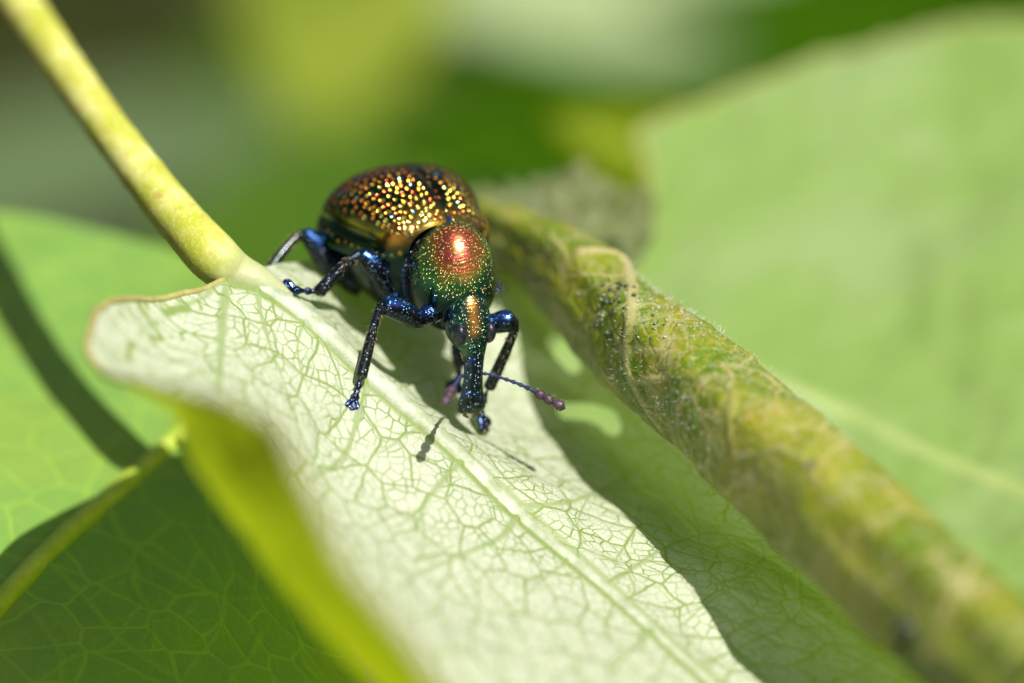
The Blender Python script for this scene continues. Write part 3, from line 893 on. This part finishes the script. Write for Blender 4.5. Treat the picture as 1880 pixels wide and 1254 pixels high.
# 0 underside: abdomen, breast
parts.append((0, *loft([(-3.30,-1.35,-3.25,-1.55,.15),(-3.1,-.85,-3.0,-1.85,.75),(-2.5,-.35,-2.4,-2.15,1.18),(-1.6,-.1,-1.5,-2.35,1.28),
                        (-.7,-.1,-.6,-2.35,1.14),(-.15,-.15,-.2,-2.2,.85),(.1,-.4,.1,-2.0,.5)], 70, 60)))
# 1 pronotum
parts.append((1, *loft([(-.03,-.05,-.50,-1.75,.60),(.02,.0,-.46,-1.86,.66),(.20,.07,-.32,-1.94,.76),(.45,.05,-.1,-2.0,.80),(.72,-.11,.14,-2.02,.795),(.96,-.36,.36,-2.02,.74),
                        (1.14,-.62,.54,-2.0,.655),(1.22,-.80,.64,-1.97,.57),(1.25,-.88,.70,-1.93,.44)], 70, 64)))
# 2 head
parts.append((2, *loft([(1.10,-.78,.75,-1.75,.36),(1.22,-.92,.82,-1.85,.41),(1.36,-1.06,.92,-1.93,.435),(1.47,-1.23,1.05,-2.0,.415),(1.56,-1.42,1.18,-2.04,.36),(1.63,-1.60,1.32,-2.05,.30),(1.68,-1.76,1.42,-2.06,.245),(1.72,-1.92,1.46,-2.1,.215)], 60, 56)))
# 3 snout
parts.append((3, *loft([(1.66,-1.72,1.40,-1.98,.24),(1.735,-1.98,1.47,-2.12,.205),(1.79,-2.22,1.53,-2.32,.188),(1.83,-2.42,1.57,-2.50,.195),(1.875,-2.60,1.60,-2.68,.215),(1.90,-2.74,1.63,-2.82,.25),(1.92,-2.88,1.66,-2.96,.285),(1.915,-2.99,1.70,-3.05,.28),(1.88,-3.07,1.74,-3.10,.19)], 50, 40)))
def limb(region, pts, rad, n=26, m=16):
    v, f = tube(Wp(pts), rad, n, m)
    parts.append((region, v, f))
def ball(region, p, r, sx=1.0):
    limb(region, [(p[0] - 3, p[1], p[2]), p, (p[0] + 3, p[1], p[2])], [r * .7, r, r * .7], 10, 12)
def tarsus(pts, r0=.060):
    """A chain of lobed segments and two claws."""
    Q = Wp(pts)
    n = len(pts)
    for i in range(n - 1):
        a, b = Q[i], Q[i + 1]
        k = r0 * (1.15 if i == n - 3 else 1.0)
        v, f = tube(np.array([a, a * .6 + b * .4, a * .25 + b * .75, b]), [k * .55, k * .85, k * 1.35, k * .8], 14, 12)
        parts.append((6, v, f))
    d = Q[-1] - Q[-2]; d /= np.linalg.norm(d)
    s = np.cross(d, sun_w); s /= np.linalg.norm(s); u = np.cross(s, d)
    for sg in (-1, 1):
        p = Q[-1]
        lobe = np.array([Q[-2] + sg * s * .03, Q[-2] * .4 + Q[-1] * .6 + sg * s * .11 + u * .02, p + sg * s * .12 - u * .02])
        v, f = tube(lobe, [.05, .062, .045], 14, 10); parts.append((6, v, f))
        cl = np.array([p - d * .04, p + d * .05 + sg * s * .03, p + d * .11 + sg * s * .05 - u * .05])
        v, f = tube(cl, [.032, .026, .014], 12, 8); parts.append((6, v, f))
tibiae = []
def leg(coxa, femur, tib, tars, fr=(.12, .17, .19, .15), tr=(.085, .085, .105, .115)):
    limb(4, [coxa[0], coxa[1]], [.26, .2], 14, 16)
    n = len(femur)
    limb(4, femur, np.interp(np.linspace(0, 1, n), np.linspace(0, 1, len(fr)), fr), 30, 18)
    limb(5, tib, np.interp(np.linspace(0, 1, len(tib)), np.linspace(0, 1, len(tr)), tr), 28, 14)
    tibiae.append((Wp(tib), tr))
    tarsus(tars)
# right front
leg([(815,555,.75),(785,580,.45)], [(790,580,.5),(762,584,.25),(733,568,.0),(706,560,-.15)], [(700,560,-.16),(690,585,-.2),(676,640,-.3),(663,692,-.42)],
    [(660,697,-.42),(657,714,-.42),(650,734,-.44),(643,758,-.52)], fr=(.15, .19, .215, .19))
# left front
leg([(868,575,.9),(890,592,.9)], [(880,592,.9),(905,594,.75),(925,590,.7),(940,588,.7)], [(944,588,.7),(943,610,.75),(922,660,.95),(898,712,1.15)],
    [(894,718,1.2),(885,744,1.3),(881,764,1.4),(893,786,1.45)], fr=(.16, .19, .215, .19))
# right middle
leg([(735,555,1.5),(715,540,1.3)], [(718,545,1.35),(702,515,1.15),(684,485,1.0),(664,466,.95)], [(660,466,.95),(640,480,.9),(610,510,.85),(585,537,.8)],
    [(580,536,.8),(560,534,.72),(540,533,.62),(518,522,.62)], fr=(.14, .17, .19, .14), tr=(.09, .10, .12, .13))
# left middle
leg([(850,560,1.9),(868,575,2.1)], [(866,575,2.1),(875,580,2.2),(868,590,2.2),(850,600,2.1)], [(846,602,2.1),(838,622,2.1),(838,648,2.1),(846,672,2.15)],
    [(846,676,2.15),(842,690,2.1),(838,702,2.0),(832,716,1.8)])
# right hind
leg([(660,520,2.6),(635,512,2.5)], [(640,515,2.5),(612,492,2.35),(585,455,2.2),(560,428,2.1)], [(556,428,2.1),(542,437,2.05),(515,468,1.9),(496,495,1.75)],
    [(494,498,1.72),(484,500,1.6),(474,502,1.45),(462,504,1.3)], fr=(.16, .22, .23, .15))
# left hind
leg([(800,480,4.2),(830,470,4.6)], [(826,472,4.6),(850,470,4.9),(872,472,5.1),(880,476,5.1)], [(882,478,5.1),(890,490,5.2),(897,500,5.2),(902,512,5.2)],
    [(902,514,5.2),(906,520,5.15),(910,526,5.1),(914,532,5.0)])

# one continuous skin
Vb, Fb = merge([(p[1], p[2]) for p in parts])
Rb = np.concatenate([np.full(len(p[1]), p[0]) for p in parts])
kd = kdtree.KDTree(len(Vb))
for i, v in enumerate(Vb): kd.insert(v, i)
kd.balance()
tmp = new_obj('tmp_skin', Vb, Fb, M['frass'])
md = tmp.modifiers.new('r', 'REMESH'); md.mode = 'VOXEL'; md.voxel_size = 0.0165; md.use_smooth_shade = True
dg = bpy.context.evaluated_depsgraph_get()
ev = tmp.evaluated_get(dg)
rm = ev.to_mesh()
nv = len(rm.vertices)
SV = np.empty(nv * 3, np.float32); rm.vertices.foreach_get('co', SV); SV = SV.reshape(-1, 3).astype(float)
SN = np.empty(nv * 3, np.float32); rm.vertices.foreach_get('normal', SN); SN = SN.reshape(-1, 3).astype(float)
SE = np.empty(len(rm.edges) * 2, np.int32); rm.edges.foreach_get('vertices', SE); SE = SE.reshape(-1, 2)
SF = [tuple(p.vertices) for p in rm.polygons]
ev.to_mesh_clear()
tm = tmp.data
bpy.data.objects.remove(tmp); bpy.data.meshes.remove(tm)
deg = np.bincount(SE.ravel(), minlength=nv).astype(float)
for _ in range(3):
    acc = np.zeros_like(SV)
    for ax in range(3):
        acc[:, ax] = np.bincount(SE[:, 0], SV[SE[:, 1], ax], nv) + np.bincount(SE[:, 1], SV[SE[:, 0], ax], nv)
    SV = 0.5 * SV + 0.5 * acc / deg[:, None]
reg = np.array([Rb[kd.find(v)[1]] for v in SV])
LP = W2L(SV)
LN = np.stack([SN @ bf, SN @ bl, SN @ bu], -1)

def poisson(idx, P, r, tries=60000):
    """Well spread picks among P[idx] at least r apart."""
    cell = {}
    out = []
    pick = rng.permutation(idx)[:tries]
    inv = 1.0 / r
    for i in pick:
        p = P[i]
        c = (int(math.floor(p[0] * inv)), int(math.floor(p[1] * inv)), int(math.floor(p[2] * inv)))
        bad = False
        for dx in (-1, 0, 1):
            for dy in (-1, 0, 1):
                for dz in (-1, 0, 1):
                    for q in cell.get((c[0] + dx, c[1] + dy, c[2] + dz), ()):
                        if (p[0]-q[0])**2 + (p[1]-q[1])**2 + (p[2]-q[2])**2 < r * r:
                            bad = True; break
                    if bad: break
                if bad: break
            if bad: break
        if not bad:
            cell.setdefault(c, []).append(p); out.append(i)
    return np.array(out)

def nearest(P, C):
    k = kdtree.KDTree(len(C))
    for i, c in enumerate(C): k.insert(c, i)
    k.balance()
    r = [k.find(p) for p in P]
    return np.array([x[1] for x in r]), np.array([x[2] for x in r])

def lerp(a, b, t):
    return a * (1 - t[:, None]) + np.asarray(b) * t[:, None]

nz1 = fbm(LP, 2.2, 3, 5.0); nz2 = fbm(LP, 7.0, 2, 9.0)
col = np.tile(np.array([0.012, 0.024, 0.026]), (nv, 1))
# pronotum: crimson top, gold ring, green and teal flanks
m1 = reg == 1
q = np.sqrt(((LP[:, 0] - .76) / .66) ** 2 + ((LP[:, 1] + .20) / .64) ** 2 + ((LP[:, 2] + .18) / .72) ** 2) + 0.16 * nz1 + 0.08 * nz2
cp = np.tile(np.array([0.44, 0.085, 0.055]), (nv, 1))
cp = lerp(cp, (0.10, 0.16, 0.03), 0.55 * smooth01(nz2, .0, .45))
cp = lerp(cp, (0.55, 0.20, 0.04), smooth01(q, .40, .70))
cp = lerp(cp, (0.34, 0.30, 0.05), smooth01(q, .66, .90))
cp = lerp(cp, (0.05, 0.19, 0.04), smooth01(q, .84, 1.08))
cp = lerp(cp, (0.015, 0.10, 0.06), smooth01(q, 1.05, 1.35))
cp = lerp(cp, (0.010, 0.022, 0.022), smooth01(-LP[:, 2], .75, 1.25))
cp = lerp(cp, (0.05, 0.10, 0.38), smooth01(-LP[:, 0], -.10, .02) * 0.7)
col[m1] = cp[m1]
# head and snout
m2 = reg == 2
ch = np.tile(np.array([0.022, 0.095, 0.060]), (nv, 1))
st = np.exp(-((LP[:, 1] + .06 + .04 * nz2) / .10) ** 2) * (0.75 + 0.5 * nz2) * smooth01(LP[:, 0], 1.22, 1.30) * (1 - smooth01(LP[:, 0], 1.56, 1.66))
ch = lerp(ch, (0.80, 0.34, 0.06), np.clip(st * 1.2, 0, 1))
ch = lerp(ch, (0.02, 0.05, 0.10), smooth01(np.abs(LP[:, 1]), .30, .44))
col[m2] = ch[m2]
m3 = reg == 3
cr = np.tile(np.array([0.030, 0.050, 0.060]), (nv, 1))
cr = lerp(cr, (0.03, 0.07, 0.28), smooth01(nz2, .1, .5) * 0.8)
cr = lerp(cr, (0.035, 0.045, 0.02), smooth01(-LP[:, 2], 2.6, 2.95) * 0.8)
col[m3] = cr[m3]
# legs
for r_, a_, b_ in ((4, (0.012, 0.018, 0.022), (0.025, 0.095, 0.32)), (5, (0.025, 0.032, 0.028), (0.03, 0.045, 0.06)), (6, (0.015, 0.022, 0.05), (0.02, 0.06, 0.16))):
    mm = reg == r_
    upf = smooth01(SN[:, 2], .25, .8) if r_ == 4 else smooth01(nz1, -.2, .4)  # femora: sky reflection painted blue on faces turned up
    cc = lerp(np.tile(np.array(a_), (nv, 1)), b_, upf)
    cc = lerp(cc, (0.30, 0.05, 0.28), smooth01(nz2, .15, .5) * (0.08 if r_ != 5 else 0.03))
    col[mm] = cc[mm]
offs = np.zeros(nv)
# punctures: colour and strength of the painted glint dots, drawn finely by the shell material
dot = np.zeros((nv, 4))
for mm, c_, w_ in ((m1 & (LP[:, 2] > -1.05), (0.95, 0.60, 0.14), .85), (m2 & (LN[:, 0] > -.2), (0.45, 0.70, 0.40), .6), (m3, (0.25, 0.36, 0.6), .55),
                   (reg == 4, (0.15, 0.38, 0.65), .40), (reg == 5, (0.08, 0.10, 0.13), .25), (reg == 6, (0.25, 0.33, 0.6), .4)):
    dot[mm, :3] = c_; dot[mm, 3] = w_
dot[:, 3] *= 1 - smooth01(-SN[:, 2], .0, .5)  # painted glints fade out on faces turned down, away from the sun
# fine cross wrinkles on the front of the pronotum
wrk = np.sin(92 * (LP[:, 0] * .75 - LP[:, 2] * .65) + 5.0 * nz1 + 3.2 * nz2)
offs += np.where(m1, 0.0013 * wrk * smooth01(LP[:, 0], .70, 1.0), 0)
offs += np.where(m2, 0.0014 * np.sin(92 * (LP[:, 0] * .5 - LP[:, 2] * .85) + 2 * nz2), 0)
SV = SV + SN * offs[:, None]
M['shell'] = shell_material('beetle_shell', rough=0.27, coat=0.15)
M['shell_dots'] = shell_material('beetle_body_shell', rough=0.24, coat=0.12, dots=True)
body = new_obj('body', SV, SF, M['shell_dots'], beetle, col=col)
da = body.data.color_attributes.new('dot', 'FLOAT_COLOR', 'POINT')
da.data.foreach_set('color', dot.astype(np.float32).ravel())

# wing cases
def elytron(sg):
    n, m = 330, 210
    t = np.linspace(0, 1, n)[:, None]; a = np.linspace(0, 1, m)[None]
    Lx = 3.42
    x = np.interp(t[:, 0], [0, .02, .06, .95, .985, 1], [-.02, -.06, -.20, -3.22, -3.36, -3.42])[:, None]
    tt_ = np.linspace(0, 1, 13)
    wf = catmull(np.array([.78, 1.04, 1.15, 1.25, 1.37, 1.47, 1.54, 1.55, 1.50, 1.36, 1.12, .70, .16])[:, None], n)[:, 0][:, None]
    zt = catmull(np.array([-.06, .10, .20, .27, .30, .30, .27, .19, .06, -.14, -.44, -.86, -1.30])[:, None], n)[:, 0][:, None]
    zb = catmull(np.array([-.66, -.86, -.98, -1.05, -1.10, -1.14, -1.17, -1.20, -1.23, -1.26, -1.30, -1.36, -1.42])[:, None], n)[:, 0][:, None]
    ang = a * math.radians(97)
    y = wf * np.sin(ang) ** 0.86
    z = zt - (zt - zb) * (1 - np.cos(ang) ** 0.9 * (np.cos(ang) > 0)) if False else zt - (zt - zb) * (1 - np.clip(np.cos(ang), 0, 1) ** 0.88) - 0.05 * smooth01(a, .93, 1.0) * (zt - zb)
    # shoulder bump, sutural groove and side ridge
    hump = np.exp(-((t - .085) / .055) ** 2 - ((a - .60) / .13) ** 2)
    x = np.broadcast_to(x, y.shape).copy()
    P = np.stack([x, sg * y + sg * 0.006, np.broadcast_to(z, y.shape)], -1)
    du, dv = np.gradient(P, axis=0), np.gradient(P, axis=1)
    N = np.cross(du, dv); N /= np.linalg.norm(N, axis=2)[..., None] + 1e-9
    if (N.reshape(-1, 3)[:, 2].mean()) < 0: N = -N
    P = P + N * ((0.10 if sg < 0 else 0.05) * hump - 0.035 * np.exp(-(a / .018) ** 2) - 0.05 * np.exp(-((a - .80) / .035) ** 2) * smooth01(t, .12, .3))[..., None]
    Q = P.reshape(-1, 3)
    nq = len(Q)
    # rows of punctures
    cen = []
    nr = 12
    dl = np.linalg.norm(np.diff(P, axis=0), axis=2)
    for k in range(nr):
        aj = 0.05 + (0.66 if k < 11 else 0.88) * (k + .5) / nr
        jj = int(aj * (m - 1))
        s = np.concatenate([[0], np.cumsum(dl[:, jj])])
        p = rng.uniform(.08, .2)
        while p < s[-1] - .1:
            i = int(np.searchsorted(s, p))
            j2 = int(np.clip(jj + rng.normal() * 3.2, 4, m - 12))
            cen.append(P[min(i, n - 1), j2]); p += rng.uniform(.125, .20)
    cen = np.array(cen)
    # extra scattered finer punctures between the rows
    ext = poisson(np.nonzero((np.arange(nq) % m) < .62 * m)[0], Q, .17, 20000)
    ext = Q[ext]
    dmin = nearest(ext, cen)[1]
    ext = ext[dmin > .11]
    allc = np.vstack([cen, ext])
    rad_ = np.concatenate([rng.uniform(.044, .064, len(cen)), rng.uniform(.028, .042, len(ext))])
    ni, nd_ = nearest(Q, allc)
    k = np.clip(1 - (nd_ / rad_[ni]) ** 2, 0, 1)
    T0 = np.broadcast_to(t, (n, m)).ravel()
    k = k * (0.25 + 0.75 * smooth01(T0, .02, .10))
    Q = Q - N.reshape(-1, 3) * (0.034 * k ** 1.4 * (rad_[ni] / .06))[:, None]
    nz = fbm(Q, 1.5, 3, 2.0 + sg)
    A_, T_ = np.broadcast_arrays(a, t)
    A_, T_ = A_.ravel(), T_.ravel()
    base = np.tile(np.array([0.010, 0.026, 0.010]), (nq, 1))
    base = lerp(base, (0.055, 0.030, 0.006), smooth01(nz, -.1, .35) * smooth01(1 - A_, .35, .6) * .8)
    base = lerp(base, (0.015, 0.060, 0.018), smooth01(-nz, .05, .4) * smooth01(1 - A_, .35, .6) * .8)
    base = lerp(base, (0.34, 0.21, 0.03), smooth01(1 - T_ + .08 * nz, .78, 1.0) * smooth01(1 - A_, .25, .6) * .9)  # gold sheen of the front part, put into the colour
    base = lerp(base, (0.26, 0.24, 0.03), np.exp(-((A_ - .70) / .055) ** 2) * smooth01(nz, -.6, .2))  # olive reflection along the side ridge, painted as a stripe
    base = lerp(base, (0.50, 0.16, 0.03), np.exp(-((T_ - .09) / .06) ** 2 - ((A_ - .62) / .14) ** 2))
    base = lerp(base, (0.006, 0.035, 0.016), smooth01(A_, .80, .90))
    pal = np.array([(0.98, 0.50, 0.05), (0.95, 0.34, 0.05), (0.9, 0.18, 0.05), (0.98, 0.66, 0.10), (0.85, 0.75, 0.2), (0.55, 0.25, 0.3), (0.25, 0.45, 0.4)])  # sun glints in the punctures, painted in as bright metal colours
    tc = np.clip(-allc[:, 0] / 3.4 + rng.normal(size=len(allc)) * .16, 0, .999)
    order = np.array([4, 3, 0, 3, 0, 1, 0, 1, 2, 1, 2])
    pk = order[(tc * len(order)).astype(int)]
    pk = np.where(rng.uniform(size=len(allc)) < .07, 6, pk)
    pk = np.where(rng.uniform(size=len(allc)) < .12, 2, pk)
    pc = (pal[pk] * rng.uniform(.55, 1.0, (len(allc), 1)))[ni]
    w = np.clip(k * 2.2, 0, 1)[:, None] * (1 - 0.6 * smooth01(A_, .78, .88))[:, None]
    c = base * (1 - w) + pc * w
    F = grid_faces(n, m)
    du, dv = np.gradient(Q.reshape(n, m, 3), axis=0), np.gradient(Q.reshape(n, m, 3), axis=1)
    if (np.cross(du, dv)[..., 2].mean()) < 0: F = F[:, ::-1]
    if True:
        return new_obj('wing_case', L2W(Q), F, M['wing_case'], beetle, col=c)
M['wing_case'] = shell_material('wing_case', rough=0.19, coat=0.2, bump_scale=16.0, bump=0.06)
elytron(-1); elytron(1)
# scutellum
V, F = tube(L2W(np.array([[.02, 0, -.16], [-.06, 0, -.09], [-.18, 0, -.01]])), [.09, .09, .03], 16, 14)
new_obj('scutellum', V, F, M['shell'], beetle, col=np.tile(np.array([0.05, 0.10, 0.45]), (len(V), 1)))
# eyes
def eye(sg):
    bm = bmesh.new(); bmesh.ops.create_uvsphere(bm, u_segments=32, v_segments=20, radius=1)
    v = np.array([p.co[:] for p in bm.verts]); f = [tuple(p.index for p in q.verts) for q in bm.faces]; bm.free()
    v = v * np.array([.19, .13, .21])
    c = np.array([1.44, sg * .31, -1.62])
    return new_obj('eye', L2W(v + c), f, M['eye'], beetle)
t = NT('beetle_eye')
p = t.n('ShaderNodeBsdfPrincipled')
t.set(p.inputs['Base Color'], (0.008, 0.010, 0.018)); t.set(p.inputs['Roughness'], 0.3); t.set(p.inputs['Coat Weight'], 0.3)
g_ = t.n('ShaderNodeTexCoord').outputs['Object']
vo = t.n('ShaderNodeTexVoronoi'); t.set(vo.inputs['Vector'], g_); t.set(vo.inputs['Scale'], 34.0)
t.set(p.inputs['Normal'], t.bump(t.math('SUBTRACT', 1.0, vo.outputs['Distance']), 0.4, 0.01))
t.t.links.new(p.outputs[0], t.out.inputs[0])
M['eye'] = t.m
eye(-1); eye(1)
# antennae
def antenna(path, club, rs_=.026, rc=.075):
    P = even(Wp(path), 9)
    rc *= 1.2
    segs, cols = [], []
    for i in range(8):
        a_, b_ = P[i], P[i + 1]
        k = rs_ * (1 + .05 * i)
        v, f = tube(np.array([a_, a_ * .5 + b_ * .5, a_ * .2 + b_ * .8, b_]), [k * .8, k, k * 1.45, k * .75], 12, 12)
        segs.append((v, f)); cols.append(np.tile(np.array([0.03, 0.045, 0.13]) * rng.uniform(.7, 1.3), (len(v), 1)))
    Q = Wp(club)
    n = len(Q) - 1
    for i in range(n):
        a_, b_ = Q[i], Q[i + 1]
        last = i == n - 1
        v, f = tube(np.array([a_, a_ * .7 + b_ * .3, a_ * .3 + b_ * .7, b_]), [rc * .5, rc * .98, rc * 1.05, rc * (.25 if last else .62)], 20, 18)
        v = v + rng.normal(size=v.shape) * .0025
        segs.append((v, f))
        cc = np.tile(np.array([0.085, 0.052, 0.078]), (len(v), 1)) * rng.uniform(.6, 1.5, (len(v), 1))
        cols.append(cc)
    # bristles
    for i in range(26):
        j = rng.integers(0, n); f_ = rng.uniform(.1, .95)
        c_ = Q[j] * (1 - f_) + Q[j + 1] * f_
        dr = rng.normal(size=3); dr /= np.linalg.norm(dr)
        v, f = tube(np.array([c_ + dr * rc * .8, c_ + dr * rc * 1.3, c_ + dr * rc * 1.75 + (Q[-1] - Q[0]) * .05]), [.005, .004, .002], 4, 4)
        segs.append((v, f)); cols.append(np.tile(np.array([0.4, 0.32, 0.2]), (len(v), 1)))
    V, F = merge(segs)
    return new_obj('antenna', V, F, M['antenna'], beetle, col=np.vstack(cols))
M['antenna'] = shell_material('antenna', metallic=0.45, rough=0.45, coat=0.05, bump_scale=40, bump=0.5)
antenna([(884,686,.35),(893,686,.25),(915,692,.2),(945,702,.15),(968,712,.1),(984,721,.08)], [(984,721,.08),(999,729,.06),(1015,738,.04),(1037,750,.02)])
antenna([(856,690,.3),(848,690,.1),(842,696,-.3),(836,706,-.8),(832,712,-1.1)], [(832,712,-1.1),(827,720,-1.35),(822,729,-1.6),(816,740,-1.9)], rc=.07)
# fine bristles on the shins, the snout tip and the snout's lips
def bristles():
    segs = []
    for P, tr in tibiae:
        Q = even(P, 24)
        d = Q[-1] - Q[0]; d /= np.linalg.norm(d)
        for i in range(70):
            j = rng.integers(2, 24)
            o = rng.normal(size=3); o -= d * (o @ d); o /= np.linalg.norm(o)
            r = .095
            a_ = Q[j] + o * r * .8
            b_ = a_ + o * rng.uniform(.03, .07) + d * rng.uniform(.04, .09)
            segs.append(tube(np.array([a_, (a_ + b_) / 2 + o * .008, b_]), [.006, .005, .002], 4, 4))
    tip = L2W(np.array([1.84, 0, -3.05]))
    for i in range(40):
        a_ = L2W(np.array([1.82 + rng.normal() * .05, rng.uniform(-.2, .2), -3.0 + rng.normal() * .03]))
        b_ = a_ - bu * rng.uniform(.05, .12) + rng.normal(size=3) * .03
        segs.append(tube(np.array([a_, (a_ + b_) / 2, b_]), [.006, .005, .002], 4, 4))
    V, F = merge(segs)
    o = new_obj('bristles', V, F, M['bristle'], beetle)
    o['kind'] = 'stuff'
M['bristle'] = vein_material('bristle', (0.25, 0.2, 0.12), (0.45, 0.38, 0.25), (0.3, 0.25, 0.1), tf=0.2, rough=0.3)
bristles()
# mouthparts: a pair of jaws at the tip of the snout
for sg in (-1, 1):
    V, F = tube(L2W(np.array([[1.80, sg * .10, -3.02], [1.83, sg * .13, -3.10], [1.84, sg * .05, -3.16]])), [.05, .04, .015], 14, 10)
    new_obj('jaw', V, F, M['shell'], beetle, col=np.tile(np.array([0.16, 0.09, 0.03]), (len(V), 1)))

for o in SC.objects:
    if '_org' in o: del o['_org']
